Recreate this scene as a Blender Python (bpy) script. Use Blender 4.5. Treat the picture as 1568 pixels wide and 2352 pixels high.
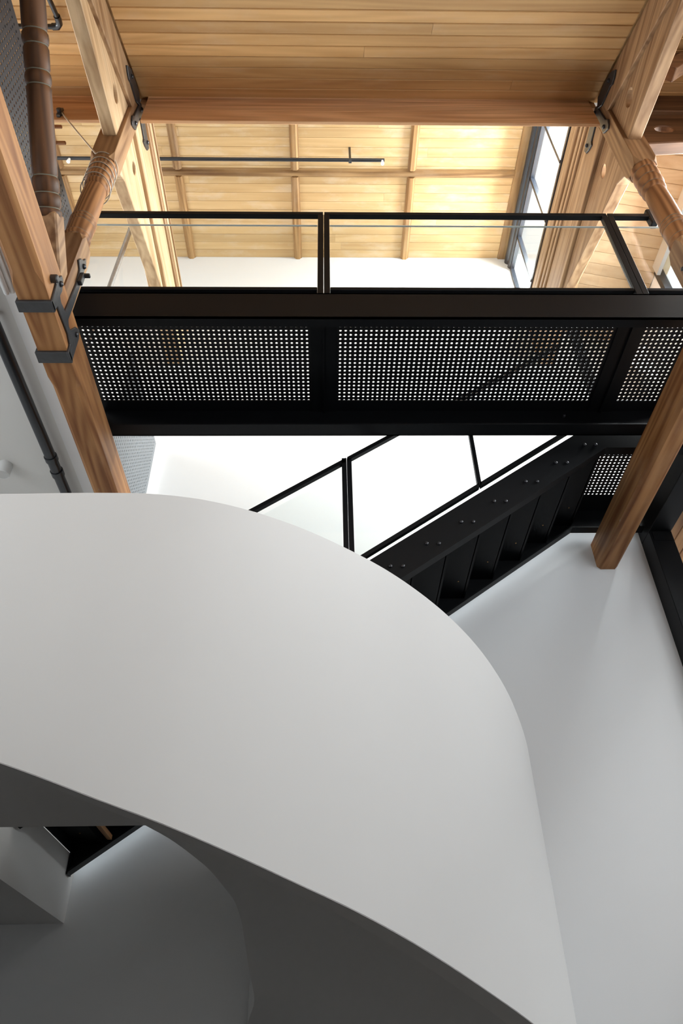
import bpy, math, random
from mathutils import Vector, Matrix
from mathutils.geometry import tessellate_polygon

S = bpy.context.scene
for o in list(bpy.data.objects):
    bpy.data.objects.remove(o)
COL = S.collection
random.seed(7)

# ------------------------------------------------------------------ camera
# world origin = lens position; x right, y towards the back wall, z up
F_PX = 1698.57
PITCH, YAW, ROLL = (math.radians(a) for a in (38.82293, 1.52902, -1.14734))
fw = Vector((math.sin(YAW) * math.cos(PITCH), math.cos(YAW) * math.cos(PITCH), math.sin(PITCH)))
rt = Vector((math.cos(YAW), -math.sin(YAW), 0))
up = rt.cross(fw)
rt2 = rt * math.cos(ROLL) + up * math.sin(ROLL)
up2 = up * math.cos(ROLL) - rt * math.sin(ROLL)
cd = bpy.data.cameras.new('camera')
cam = bpy.data.objects.new('camera', cd)
COL.objects.link(cam)
cam.matrix_world = Matrix((rt2, up2, -fw)).transposed().to_4x4()
cd.sensor_fit = 'VERTICAL'
cd.sensor_height = 36.0
cd.lens = F_PX / 2352 * 36.0
cd.clip_start = 0.05
S.camera = cam

# ------------------------------------------------------------------ world, daylight, exposure
W = bpy.data.worlds.new('world')
S.world = W
W.use_nodes = True
bg = W.node_tree.nodes['Background']
bg.inputs[0].default_value = (0.93, 0.97, 1.0, 1)
bg.inputs[1].default_value = 1.5
S.view_settings.view_transform = 'Standard'
S.view_settings.look = 'None'
S.view_settings.gamma = 1
S.view_settings.use_curve_mapping = False
S.view_settings.exposure = 0.06


def area(name, loc, direction, sx, sy, power, col=(0.95, 0.98, 1.0)):
    l = bpy.data.lights.new(name, 'AREA')
    l.shape = 'RECTANGLE'
    l.size, l.size_y = sx, sy
    l.energy = power
    l.color = col
    ob = bpy.data.objects.new(name, l)
    COL.objects.link(ob)
    ob.location = loc
    ob.rotation_euler = Vector(direction).to_track_quat('-Z', 'Y').to_euler()
    return ob


# daylight at the clerestory and side window; the other lamps are added fill
# clerestory, side window, right low, left low, left upper, right upper, roof, low side
P = [370, 720, 66, 34, 185, 44, 36, 3]
COOL = (0.86, 0.94, 1.0)
ROOF_Z = lambda y: 5.417 + 0.59 * y
area('daylight_clerestory', (2.90, 4.25, 8.35), (-1, 0.1, -0.5), 2.4, 0.9, P[0])
area('daylight_side_window', (4.25, 3.72, 5.9), (-1, 0.1, -0.8), 1.6, 2.0, P[1])
area('added_light_right', (3.66, 0.9, 2.95), (-1, 0.15, 0.0), 3.3, 2.6, P[2], COOL)
area('added_light_left', (-4.55, 1.6, 2.8), (1, 0, 0), 3.3, 1.9, P[3], COOL)
area('added_light_upper_left', (-5.30, 3.85, 6.2), (1, 0.2, -0.45), 2.7, 2.3, P[4])
area('added_light_upper_right', (3.66, 0.75, 4.95), (-1, 0.35, 0.1), 2.0, 0.7, P[5])
area('added_light_roof', (0.7, -1.9, ROOF_Z(-1.9) + .03), (0, 0.508, -0.861), 2.8, 2.2, P[6], COOL)
area('added_light_low_side', (3.76, 3.75, 3.5), (-1, 0.35, 0.0), 1.6, 0.85, P[7], COOL)

# ------------------------------------------------------------------ materials
MATS = {}


def newmat(name):
    m = bpy.data.materials.new(name)
    m.use_nodes = True
    nt = m.node_tree
    b = nt.nodes['Principled BSDF']
    MATS[name] = m
    return m, nt, b


def plain(name, col, rough=0.5, metal=0.0, noise=0.0, nscale=30, bump=0.0, spec=0.5):
    m, nt, b = newmat(name)
    b.inputs['Base Color'].default_value = (*col, 1)
    b.inputs['Roughness'].default_value = rough
    b.inputs['Metallic'].default_value = metal
    b.inputs['Specular IOR Level'].default_value = spec
    if noise or bump:
        tc = nt.nodes.new('ShaderNodeTexCoord')
        n = nt.nodes.new('ShaderNodeTexNoise')
        n.inputs['Scale'].default_value = nscale
        n.inputs['Detail'].default_value = 5
        nt.links.new(tc.outputs['Object'], n.inputs['Vector'])
        if noise:
            mx = nt.nodes.new('ShaderNodeMix')
            mx.data_type = 'RGBA'
            mx.inputs[6].default_value = (*[c * (1 - noise) for c in col], 1)
            mx.inputs[7].default_value = (*[min(1, c * (1 + noise)) for c in col], 1)
            nt.links.new(n.outputs['Fac'], mx.inputs[0])
            nt.links.new(mx.outputs[2], b.inputs['Base Color'])
        if bump:
            bp = nt.nodes.new('ShaderNodeBump')
            bp.inputs['Strength'].default_value = bump
            bp.inputs['Distance'].default_value = 0.01
            nt.links.new(n.outputs['Fac'], bp.inputs['Height'])
            nt.links.new(bp.outputs[0], b.inputs['Normal'])
    return m


def wood(name, dark, light, axis, pale=0.0, rough=0.55, grain=1.0, vary=0.25, palecol=(0.75, 0.68, 0.56), scuff=0.0, fig=0.07):
    """grain runs along `axis` (0,1,2) of the object's own coordinates"""
    m, nt, b = newmat(name)
    L = nt.links.new
    N = nt.nodes.new
    tc = N('ShaderNodeTexCoord')
    oi = N('ShaderNodeObjectInfo')
    mul = N('ShaderNodeVectorMath'); mul.operation = 'SCALE'
    mul.inputs[0].default_value = (13.1, 17.7, 9.3)
    L(oi.outputs['Random'], mul.inputs['Scale'])
    add = N('ShaderNodeVectorMath'); add.operation = 'ADD'
    L(tc.outputs['Object'], add.inputs[0]); L(mul.outputs[0], add.inputs[1])
    mp = N('ShaderNodeMapping')
    sc = [14.0 * grain] * 3
    sc[axis] = 0.5
    mp.inputs['Scale'].default_value = sc
    L(add.outputs[0], mp.inputs[0])
    n1 = N('ShaderNodeTexNoise'); n1.inputs['Scale'].default_value = 1.0; n1.inputs['Detail'].default_value = 6; n1.inputs['Distortion'].default_value = 0.15
    L(mp.outputs[0], n1.inputs['Vector'])
    # growth-ring figure
    mp2 = N('ShaderNodeMapping')
    s2 = [5.0 * grain] * 3
    s2[axis] = 0.32
    mp2.inputs['Scale'].default_value = s2
    L(add.outputs[0], mp2.inputs[0])
    n2 = N('ShaderNodeTexNoise'); n2.inputs['Scale'].default_value = 1.0; n2.inputs['Detail'].default_value = 0.5
    L(mp2.outputs[0], n2.inputs['Vector'])
    m1 = N('ShaderNodeMath'); m1.operation = 'MULTIPLY'; m1.inputs[1].default_value = 60.0
    L(n2.outputs['Fac'], m1.inputs[0])
    m2 = N('ShaderNodeMath'); m2.operation = 'SINE'
    L(m1.outputs[0], m2.inputs[0])
    m3 = N('ShaderNodeMath'); m3.operation = 'MULTIPLY_ADD'; m3.inputs[1].default_value = fig; m3.inputs[2].default_value = 0.0
    L(m2.outputs[0], m3.inputs[0])
    m4 = N('ShaderNodeMath'); m4.operation = 'ADD'
    L(n1.outputs['Fac'], m4.inputs[0]); L(m3.outputs[0], m4.inputs[1])
    rp = N('ShaderNodeValToRGB')
    rp.color_ramp.elements[0].position = 0.28; rp.color_ramp.elements[0].color = (*dark, 1)
    rp.color_ramp.elements[1].position = 0.72; rp.color_ramp.elements[1].color = (*light, 1)
    L(m4.outputs[0], rp.inputs[0])
    # one board is a little darker or redder than the next
    hs = N('ShaderNodeHueSaturation')
    mr = N('ShaderNodeMapRange'); mr.inputs[3].default_value = 1 - vary; mr.inputs[4].default_value = 1 + vary
    L(oi.outputs['Random'], mr.inputs[0]); L(mr.outputs[0], hs.inputs['Value'])
    L(rp.outputs[0], hs.inputs['Color'])
    out = hs.outputs[0]
    if pale:
        n3 = N('ShaderNodeTexNoise'); n3.inputs['Scale'].default_value = 2.6; n3.inputs['Detail'].default_value = 5; n3.inputs['Roughness'].default_value = 0.65
        mp3 = N('ShaderNodeMapping'); s3 = [1.6] * 3; s3[axis] = 0.7; mp3.inputs['Scale'].default_value = s3
        L(add.outputs[0], mp3.inputs[0]); L(mp3.outputs[0], n3.inputs['Vector'])
        r3 = N('ShaderNodeMapRange'); r3.inputs[1].default_value = 0.50; r3.inputs[2].default_value = 0.78; r3.inputs[4].default_value = pale
        L(n3.outputs['Fac'], r3.inputs[0])
        mx = N('ShaderNodeMix'); mx.data_type = 'RGBA'
        L(r3.outputs[0], mx.inputs[0]); L(out, mx.inputs[6]); mx.inputs[7].default_value = (*palecol, 1)
        out = mx.outputs[2]
    if scuff:
        n4 = N('ShaderNodeTexNoise'); n4.inputs['Scale'].default_value = 1.0; n4.inputs['Detail'].default_value = 8; n4.inputs['Roughness'].default_value = 0.75
        mp4 = N('ShaderNodeMapping'); s4 = [16.0] * 3; s4[axis] = 5.0; mp4.inputs['Scale'].default_value = s4
        L(add.outputs[0], mp4.inputs[0]); L(mp4.outputs[0], n4.inputs['Vector'])
        r4 = N('ShaderNodeMapRange'); r4.inputs[1].default_value = 0.66; r4.inputs[2].default_value = 0.72; r4.inputs[4].default_value = scuff
        L(n4.outputs['Fac'], r4.inputs[0])
        mx = N('ShaderNodeMix'); mx.data_type = 'RGBA'
        L(r4.outputs[0], mx.inputs[0]); L(out, mx.inputs[6]); mx.inputs[7].default_value = (0.42, 0.40, 0.34, 1)
        out = mx.outputs[2]
    L(out, b.inputs['Base Color'])
    b.inputs['Roughness'].default_value = rough
    b.inputs['Specular IOR Level'].default_value = 0.3
    bp = N('ShaderNodeBump'); bp.inputs['Strength'].default_value = 0.25; bp.inputs['Distance'].default_value = 0.004
    L(n1.outputs['Fac'], bp.inputs['Height']); L(bp.outputs[0], b.inputs['Normal'])
    return m


plain('plaster', (0.80, 0.79, 0.775), 0.85, noise=0.012, nscale=3, bump=0.03, spec=0.2)
plain('wall_paint', (0.80, 0.805, 0.81), 0.85, noise=0.012, nscale=2, bump=0.03, spec=0.2)
plain('ceiling_paint', (0.72, 0.70, 0.67), 0.9, spec=0.2)
plain('floor_grey', (0.055, 0.048, 0.042), 0.6, noise=0.15, nscale=4)
plain('black_steel', (0.0036, 0.0040, 0.0050), 0.5, noise=0.2, nscale=12, spec=0.18)
plain('iron', (0.030, 0.030, 0.033), 0.40, noise=0.35, nscale=25, bump=0.25, spec=0.6)
plain('bolt_iron', (0.05, 0.05, 0.055), 0.3, metal=0.6)
plain('perforated_shaded', (0.022, 0.023, 0.028), 0.5, spec=0.4)  # same sheet as the far panel, darkened to look unlit
plain('perforated_lit', (0.17, 0.18, 0.19), 0.5, spec=0.4)  # lit copy of the sheet, brightness put into its colour
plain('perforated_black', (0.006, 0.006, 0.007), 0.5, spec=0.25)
plain('pipe_black', (0.012, 0.014, 0.018), 0.28, spec=0.6)
plain('window_frame', (0.012, 0.016, 0.024), 0.30, spec=0.6)
plain('galvanised', (0.36, 0.37, 0.38), 0.38, metal=0.9, noise=0.25, nscale=40)
plain('white_enamel', (0.75, 0.75, 0.74), 0.45)
plain('lens_frost', (0.55, 0.54, 0.52), 0.3)
plain('cable_steel', (0.50, 0.44, 0.36), 0.4, metal=0.4)
plain('copper_screw', (0.45, 0.25, 0.08), 0.4, metal=0.6)
plain('groove_dust', (0.15, 0.14, 0.105), 0.9)
plain('glass_edge', (0.72, 0.80, 0.80), 0.15, spec=0.6)

wood('board_far_x', (0.52, 0.335, 0.150), (0.66, 0.460, 0.235), 0, pale=0.45, vary=0.08, grain=0.8)
wood('batten_y', (0.20, 0.098, 0.034), (0.48, 0.29, 0.125), 1, pale=0.15, vary=0.15)
wood('batten_x', (0.13, 0.060, 0.020), (0.46, 0.28, 0.12), 0, pale=0.1, vary=0.15)
wood('board_slope_x', (0.56, 0.310, 0.120), (0.74, 0.450, 0.195), 0, pale=0.28, vary=0.13, grain=0.8, palecol=(0.72, 0.56, 0.40))
wood('board_right_x', (0.46, 0.325, 0.195), (0.56, 0.425, 0.275), 0, pale=0.2, vary=0.10, grain=0.8)
wood('beam_brown_x', (0.44, 0.220, 0.100), (0.76, 0.46, 0.25), 0, pale=0.2, vary=0.15, palecol=(0.45, 0.36, 0.30))
wood('timber_y', (0.20, 0.100, 0.042), (0.46, 0.290, 0.155), 1, pale=0.25, vary=0.10, palecol=(0.56, 0.44, 0.31), scuff=0.5)
wood('timber_tie_y', (0.19, 0.068, 0.019), (0.41, 0.195, 0.072), 1, pale=0.2, vary=0.05, palecol=(0.48, 0.34, 0.21), scuff=0.7, fig=0.12)
wood('timber_pale_y', (0.34, 0.20, 0.095), (0.66, 0.46, 0.27), 1, pale=0.4, vary=0.10, palecol=(0.74, 0.60, 0.42), scuff=0.3)
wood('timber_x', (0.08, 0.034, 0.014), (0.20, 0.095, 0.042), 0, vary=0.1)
wood('post_z', (0.150, 0.060, 0.021), (0.390, 0.182, 0.073), 2, vary=0.1, grain=1.0, fig=0.17)
wood('timber_z', (0.16, 0.072, 0.028), (0.40, 0.230, 0.112), 2, vary=0.05, pale=0.2, palecol=(0.50, 0.36, 0.24), scuff=0.3, fig=0.1)
wood('timber_brown_y', (0.21, 0.105, 0.047), (0.47, 0.290, 0.155), 1, pale=0.25, vary=0.10, palecol=(0.54, 0.41, 0.28), scuff=0.5, fig=0.1)
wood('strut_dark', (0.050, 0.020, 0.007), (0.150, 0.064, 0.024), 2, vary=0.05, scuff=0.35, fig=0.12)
wood('soffit_wood_y', (0.22, 0.095, 0.035), (0.44, 0.230, 0.095), 1, vary=0.2)
wood('rung_x', (0.12, 0.045, 0.015), (0.25, 0.11, 0.04), 0, vary=0.1)


def glass_mat():
    m, nt, b = newmat('pane_glass')
    nt.nodes.remove(b)
    out = nt.nodes['Material Output']
    tr = nt.nodes.new('ShaderNodeBsdfTransparent'); tr.inputs[0].default_value = (0.965, 0.98, 0.975, 1)
    gl = nt.nodes.new('ShaderNodeBsdfGlossy'); gl.inputs['Roughness'].default_value = 0.02
    fr = nt.nodes.new('ShaderNodeLayerWeight'); fr.inputs[0].default_value = 0.5
    pw = nt.nodes.new('ShaderNodeMath'); pw.operation = 'POWER'; pw.inputs[1].default_value = 4.0
    ml = nt.nodes.new('ShaderNodeMath'); ml.operation = 'MULTIPLY_ADD'; ml.inputs[1].default_value = 0.55; ml.inputs[2].default_value = 0.03
    nt.links.new(fr.outputs['Facing'], pw.inputs[0]); nt.links.new(pw.outputs[0], ml.inputs[0])
    mx = nt.nodes.new('ShaderNodeMixShader')
    nt.links.new(ml.outputs[0], mx.inputs[0]); nt.links.new(tr.outputs[0], mx.inputs[1]); nt.links.new(gl.outputs[0], mx.inputs[2])
    nt.links.new(mx.outputs[0], out.inputs[0])


glass_mat()

# ------------------------------------------------------------------ helpers


def V(*a):
    return Vector(a)


class MB:
    def __init__(s):
        s.v, s.f = [], []

    def add(s, vs, fs):
        n = len(s.v)
        s.v += [tuple(v) for v in vs]
        s.f += [tuple(i + n for i in f) for f in fs]
        return s

    def box(s, x0, x1, y0, y1, z0, z1):
        vs = [(x, y, z) for x in (x0, x1) for y in (y0, y1) for z in (z0, z1)]
        return s.add(vs, [(0, 1, 3, 2), (4, 6, 7, 5), (0, 4, 5, 1), (2, 3, 7, 6), (0, 2, 6, 4), (1, 5, 7, 3)])

    def extrude(s, poly, vec):
        vec = Vector(vec)
        n = len(poly)
        vs = [Vector(p) for p in poly] + [Vector(p) + vec for p in poly]
        fs = [tuple(range(n - 1, -1, -1)), tuple(range(n, 2 * n))]
        fs += [(i, (i + 1) % n, n + (i + 1) % n, n + i) for i in range(n)]
        return s.add(vs, fs)

    def holed(s, poly, hole, vec):
        """flat polygon with a hole, given thickness"""
        vec = Vector(vec)
        P = [Vector(p) for p in poly]
        H = [Vector(p) for p in hole]
        allp = P + H
        tris = tessellate_polygon([P, H])
        n, k = len(P), len(H)
        vs = allp + [p + vec for p in allp]
        t = n + k
        fs = [tuple(q) for q in tris] + [tuple(t + i for i in reversed(q)) for q in tris]
        fs += [(i, (i + 1) % n, t + (i + 1) % n, t + i) for i in range(n)]
        fs += [(n + (i + 1) % k, n + i, t + n + i, t + n + (i + 1) % k) for i in range(k)]
        return s.add(vs, fs)

    def loft(s, rings, closed=True, caps=True):
        n = len(rings[0])
        vs = [p for r in rings for p in r]
        fs = []
        for j in range(len(rings) - 1):
            for i in range(n if closed else n - 1):
                a, b2 = j * n + i, j * n + (i + 1) % n
                fs.append((a, b2, b2 + n, a + n))
        if caps:
            fs.append(tuple(range(n - 1, -1, -1)))
            fs.append(tuple(range((len(rings) - 1) * n, len(rings) * n)))
        return s.add(vs, fs)

    def frame(s, p0, p1):
        d = (Vector(p1) - Vector(p0)).normalized()
        a = d.cross(V(0, 0, 1)) if abs(d.z) < 0.95 else d.cross(V(0, 1, 0))
        a.normalize()
        return d, a, d.cross(a).normalized()

    def lathe(s, p0, p1, prof, n=32):
        """prof: (distance along axis, radius)"""
        p0 = Vector(p0)
        d, a, b = s.frame(p0, p1)
        return s.loft([[p0 + d * t + (a * math.cos(2 * math.pi * i / n) + b * math.sin(2 * math.pi * i / n)) * r for i in range(n)] for t, r in prof])

    def tube(s, pts, r, n=10):
        pts = [Vector(p) for p in pts]
        rings = []
        prev = None
        for i, p in enumerate(pts):
            d = (pts[min(i + 1, len(pts) - 1)] - pts[max(i - 1, 0)]).normalized()
            if prev is None:
                a = d.cross(V(0, 0, 1)) if abs(d.z) < 0.95 else d.cross(V(0, 1, 0))
            else:
                a = prev - d * prev.dot(d)
            a.normalize()
            prev = a
            b = d.cross(a)
            rings.append([p + (a * math.cos(2 * math.pi * k / n) + b * math.sin(2 * math.pi * k / n)) * r for k in range(n)])
        return s.loft(rings)

    def bar(s, p0, p1, w, h, side):
        """rectangular bar from p0 to p1, width w along `side`, height h across"""
        p0, p1 = Vector(p0), Vector(p1)
        d = (p1 - p0).normalized()
        a = Vector(side).normalized()
        b = d.cross(a).normalized()
        q = [a * (w / 2) + b * (h / 2), a * (-w / 2) + b * (h / 2), a * (-w / 2) - b * (h / 2), a * (w / 2) - b * (h / 2)]
        return s.loft([[p0 + c for c in q], [p1 + c for c in q]])


def mesh_obj(name, mb, mat, parent=None, smooth=False, bevel=0.0, seg=1, angle=35):
    me = bpy.data.meshes.new(name)
    me.from_pydata(mb.v, [], mb.f)
    me.materials.append(MATS[mat])
    me.validate()
    # outward normals
    import bmesh
    bm = bmesh.new(); bm.from_mesh(me)
    bmesh.ops.recalc_face_normals(bm, faces=bm.faces)
    bm.to_mesh(me); bm.free()
    if smooth:
        me.shade_smooth()
        me.set_sharp_from_angle(angle=math.radians(angle))
    o = bpy.data.objects.new(name, me)
    COL.objects.link(o)
    if parent:
        o.parent = parent
        o.matrix_parent_inverse = PINV.get(parent.name, Matrix())
    if bevel:
        md = o.modifiers.new('bevel', 'BEVEL')
        md.width = bevel
        md.segments = seg
        md.limit_method = 'ANGLE'
        md.angle_limit = math.radians(40)
        md.harden_normals = False
    return o


PINV = {}


def thing(name, label, cat, loc, group=None):
    e = bpy.data.objects.new(name, None)
    COL.objects.link(e)
    e.location = loc
    e.empty_display_size = 0.1
    PINV[e.name] = Matrix.Translation(-Vector(loc))
    e['label'] = label
    e['category'] = cat
    if group:
        e['group'] = group
    return e


def tag(o, label, cat, group=None):
    o['label'] = label
    o['category'] = cat
    if group:
        o['group'] = group
    return o


def struct(o, label=None):
    o['kind'] = 'structure'
    if label:
        o['label'] = label
    return o


def board(name, parent, mat, p0, p1, wdir, ndir, w, t=0.02, ch=0.005, gap=0.003):
    """tongue-and-groove board, V-grooved on the side `ndir` looks to"""
    p0, p1, a, n = Vector(p0), Vector(p1), Vector(wdir).normalized(), Vector(ndir).normalized()
    h = (w - gap) / 2
    q = [a * -h, a * -h + n * (t - ch), a * (-h + ch) + n * t, a * (h - ch) + n * t, a * h + n * (t - ch), a * h]
    return mesh_obj(name, MB().loft([[p0 + c for c in q], [p1 + c for c in q]]), mat, parent)


# ------------------------------------------------------------------ the shell of the place
FLOOR = -1.3
YB = 5.6          # back wall
XL, XR = -4.5, 3.62
HC = 8.9          # lantern ceiling
ROOF = lambda y: 5.417 + 0.59 * y

struct(mesh_obj('floor', MB().box(XL - .2, XR + .2, -4.2, YB + .2, FLOOR - .2, FLOOR), 'floor_grey'))
struct(mesh_obj('wall_back', MB().box(XL - .2, 3.19, YB, YB + .2, FLOOR, HC + .1).box(3.19, XR + .12, YB, YB + .2, 4.45, HC + .1), 'wall_paint'))
wl = MB()
for (a, b, c, d) in ((-4.2, -.1, FLOOR, HC + .1), (-.1, 3.3, FLOOR, 1.8), (-.1, 3.3, 3.8, 4.8), (-.1, 2.6, 4.8, HC + .1), (3.3, 5.3, FLOOR, 4.8), (2.6, 5.3, 7.2, HC + .1), (5.3, YB, FLOOR, HC + .1)):
    wl.box(XL - .2, XL, a, b, c, d)
struct(mesh_obj('wall_left', wl, 'wall_paint'))
# right wall with a tall window beside the bridge
wr = MB()
for (a, b, c, d) in ((-4.2, -1.4, FLOOR, 7.4), (-1.4, 2.6, FLOOR, 1.6), (-1.4, -.3, 4.3, 7.4), (-.3, 1.8, 4.3, 4.55), (-.3, 1.8, 5.35, 7.4), (1.8, 2.6, 4.3, 7.4), (2.6, 2.9, FLOOR, 7.4),
                     (2.9, 4.63, FLOOR, 3.05), (2.9, 4.63, 3.95, 4.6), (2.9, 4.63, 7.22, 7.4), (4.63, YB, FLOOR, 7.4)):
    wr.box(XR, XR + .12, a, b, c, d)
struct(mesh_obj('wall_right', wr, 'wall_paint'))
struct(mesh_obj('wall_front', MB().box(XL, XR, -4.2, -4.0, FLOOR, 3.2), 'wall_paint'))

# lantern ceiling: boards across, battens along and across
cl = struct(mesh_obj('ceiling', MB().box(XL, 2.50, 2.86, YB, HC + .022, HC + .12), 'batten_x'),
            'flat boarded ceiling of the raised lantern, lit bright')
pitch = 0.1128
y = YB - pitch / 2
row = 0
while y > 2.95:
    cuts = [XL]
    x = XL + random.uniform(1.2, 3.2)
    while x < 1.9:
        cuts.append(x)
        x += random.uniform(2.4, 4.2)
    cuts.append(2.32)
    for a, b in zip(cuts[:-1], cuts[1:]):
        board('board', cl, 'board_far_x', (a + .0008, y, HC + .02), (b - .0008, y, HC + .02), (0, 1, 0), (0, 0, -1), pitch, gap=0.002, ch=0.003)
    y -= pitch
    row += 1


def batten(parent, p0, p1, wdir, mat, w=0.105, h=0.045):
    p0, p1, a, n = Vector(p0), Vector(p1), Vector(wdir).normalized(), V(0, 0, -1)
    q = [a * -w / 2, a * -w / 2 + n * .012, a * (-w / 2 + .012) + n * .016, a * (-w / 2 + .03) + n * h,
         a * (w / 2 - .03) + n * h, a * (w / 2 - .012) + n * .016, a * w / 2 + n * .012, a * w / 2]
    return mesh_obj('batten', MB().loft([[p0 + c for c in q], [p1 + c for c in q]]), mat, parent)


for bx in (-3.2, -1.785, -0.365, 1.06):
    batten(cl, (bx, 2.95, HC), (bx, 4.395, HC), (1, 0, 0), 'batten_y')
    batten(cl, (bx, 4.485, HC), (bx, YB, HC), (1, 0, 0), 'batten_y')
batten(cl, (XL, 4.44, HC), (2.32, 4.44, HC), (0, 1, 0), 'batten_x', w=0.10)
mesh_obj('edge_trim', MB().box(2.32, 2.44, 2.95, YB, HC - .03, HC + .02), 'batten_y', cl, bevel=.006)

# sloped boarding either side of the trusses
rb = MB()
for (xa, xb, ya, yb) in ((XL, XR + .12, -.8, 2.9), (XL, XR + .12, -4.2, -3.0), (XL, -.7, -3.0, -.8), (2.1, XR + .12, -3.0, -.8)):
    rb.extrude([(xa, ya, ROOF(ya) + .022), (xa, yb, ROOF(yb) + .022), (xa, yb, ROOF(yb) + .12), (xa, ya, ROOF(ya) + .12)], (xb - xa, 0, 0))
cs = struct(mesh_obj('ceiling', rb, 'board_slope_x'),
            'sloped boarded roof lining rising away from the camera')
sl = math.hypot(1, .59)
dirv = V(0, 1 / sl, .59 / sl)
nrm = V(0, .59 / sl, -1 / sl)
for bay, (xa, xb) in enumerate(((XL, -1.855), (-1.642, 2.452), (2.665, XR))):
    yy = 2.855 - .0615 * 1 / sl * 1
    for k in range(20):
        c = V(0, yy, ROOF(yy) + .02)
        cuts = [xa]
        if bay == 1 and k in (1, 4, 6, 9, 13, 17):
            cuts.append(random.uniform(-1.0, 1.8))
        cuts.append(xb)
        for a, b in zip(cuts[:-1], cuts[1:]):
            board('board', cs, 'board_slope_x', c + V(a + .001, 0, 0), c + V(b - .001, 0, 0), dirv, nrm, 0.1235, t=0.022, ch=0.006, gap=0.004)
        yy -= 0.1235 / sl

# lantern side wall above the purlin
struct(mesh_obj('wall_lantern', MB().box(XL, 2.55, 2.90, 2.98, 7.20, HC + .1), 'wall_paint'))

# clerestory glazing on the right of the lantern
w1 = struct(bpy.data.objects.new('window_1', None), 'clerestory glazing under the lantern ceiling, black frame, white sky'); COL.objects.link(w1)
mesh_obj('head_frame', MB().lathe((2.455, 2.95, 8.80), (2.455, YB, 8.80), [(0, .055), (2.65, .055)], 16).lathe((2.475, 2.95, 8.69), (2.475, YB, 8.69), [(0, .05), (2.65, .05)], 16).box(2.45, 2.50, 2.95, YB, 8.60, 8.9), 'window_frame', w1, smooth=True)
for my in (3.02, 3.69, 4.355, 5.12, 5.58):
    mesh_obj('mullion', MB().box(2.45, 2.50, my - .018, my + .018, 7.66, 8.65), 'window_frame', w1)
mesh_obj('sill_frame', MB().box(2.46, 2.50, 2.95, YB, 7.64, 7.68), 'window_frame', w1)
for a, b in ((3.04, 3.67), (3.71, 4.335), (4.375, 5.10), (5.14, 5.56)):
    mesh_obj('pane', MB().box(2.47, 2.478, a, b, 7.68, 8.62), 'pane_glass', w1)

# tall window beside the bridge in the right wall
w2 = struct(bpy.data.objects.new('window_2', None), 'tall side window beyond the right truss'); COL.objects.link(w2)
mesh_obj('window_frame', MB().box(XR - .02, XR + .06, 2.9, 2.96, 4.6, 7.22).box(XR - .02, XR + .06, 4.57, 4.63, 4.6, 7.22).box(XR - .02, XR + .06, 2.96, 4.57, 7.12, 7.22).box(XR - .02, XR + .06, 2.96, 4.57, 4.6, 4.66), 'window_frame', w2)
mesh_obj('blind_cassette', MB().box(XR - .06, XR - .02, 2.96, 4.55, 6.92, 7.12), 'lens_frost', w2)
mesh_obj('pane', MB().box(XR + .02, XR + .03, 2.96, 4.57, 4.66, 7.12), 'pane_glass', w2)
# unseen windows added for the fill lamps: one in the roof, others in side walls
w8 = struct(bpy.data.objects.new('added_window_7', None)); COL.objects.link(w8)
mm = MB()
for xx in (-.7, .7, 2.1):
    mm.extrude([(xx - .02, -3.0, ROOF(-3.0) + .05), (xx - .02, -.8, ROOF(-.8) + .05), (xx - .02, -.8, ROOF(-.8) + .1), (xx - .02, -3.0, ROOF(-3.0) + .1)], (.04, 0, 0))
mesh_obj('window_frame', mm, 'window_frame', w8)  # frame of the added roof window, unseen
w5 = struct(bpy.data.objects.new('added_window_3', None)); COL.objects.link(w5)
mm = MB()
for yy in (-1.38, -.05, 1.27, 2.58):
    mm.box(XR + .02, XR + .035, yy - .02, yy + .02, 1.6, 4.3)
mesh_obj('window_frame', mm, 'window_frame', w5)  # frame of an added window, unseen
w9 = struct(bpy.data.objects.new('added_window_8', None)); COL.objects.link(w9)
mesh_obj('window_frame', MB().box(XR + .02, XR + .06, 2.92, 2.96, 3.05, 3.95).box(XR + .02, XR + .06, 4.57, 4.61, 3.05, 3.95).box(XR + .02, XR + .06, 3.74, 3.78, 3.05, 3.95), 'window_frame', w9)  # frame of an added window, unseen
w6 = struct(bpy.data.objects.new('added_window_4', None)); COL.objects.link(w6)
mm = MB()
for yy in (-.08, 1.05, 2.2, 3.28):
    mm.box(XL - .08, XL - .04, yy - .02, yy + .02, 1.8, 3.8)
mesh_obj('window_frame', mm, 'window_frame', w6)  # frame of an added window, unseen
w7 = struct(bpy.data.objects.new('added_window_5', None)); COL.objects.link(w7)
mm = MB()
for yy in (2.62, 3.5, 4.4, 5.28):
    mm.box(XL - .045, XL - .005, yy - .02, yy + .02, 4.8, 7.2)
mesh_obj('window_frame', mm, 'window_frame', w7)  # frame of an added window, unseen
w8 = struct(bpy.data.objects.new('added_window_6', None)); COL.objects.link(w8)
mm = MB()
for yy in (-.28, .75, 1.78):
    mm.box(XR + .02, XR + .035, yy - .02, yy + .02, 4.55, 5.35)
mesh_obj('window_frame', mm, 'window_frame', w8)  # frame of an added window, unseen

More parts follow.
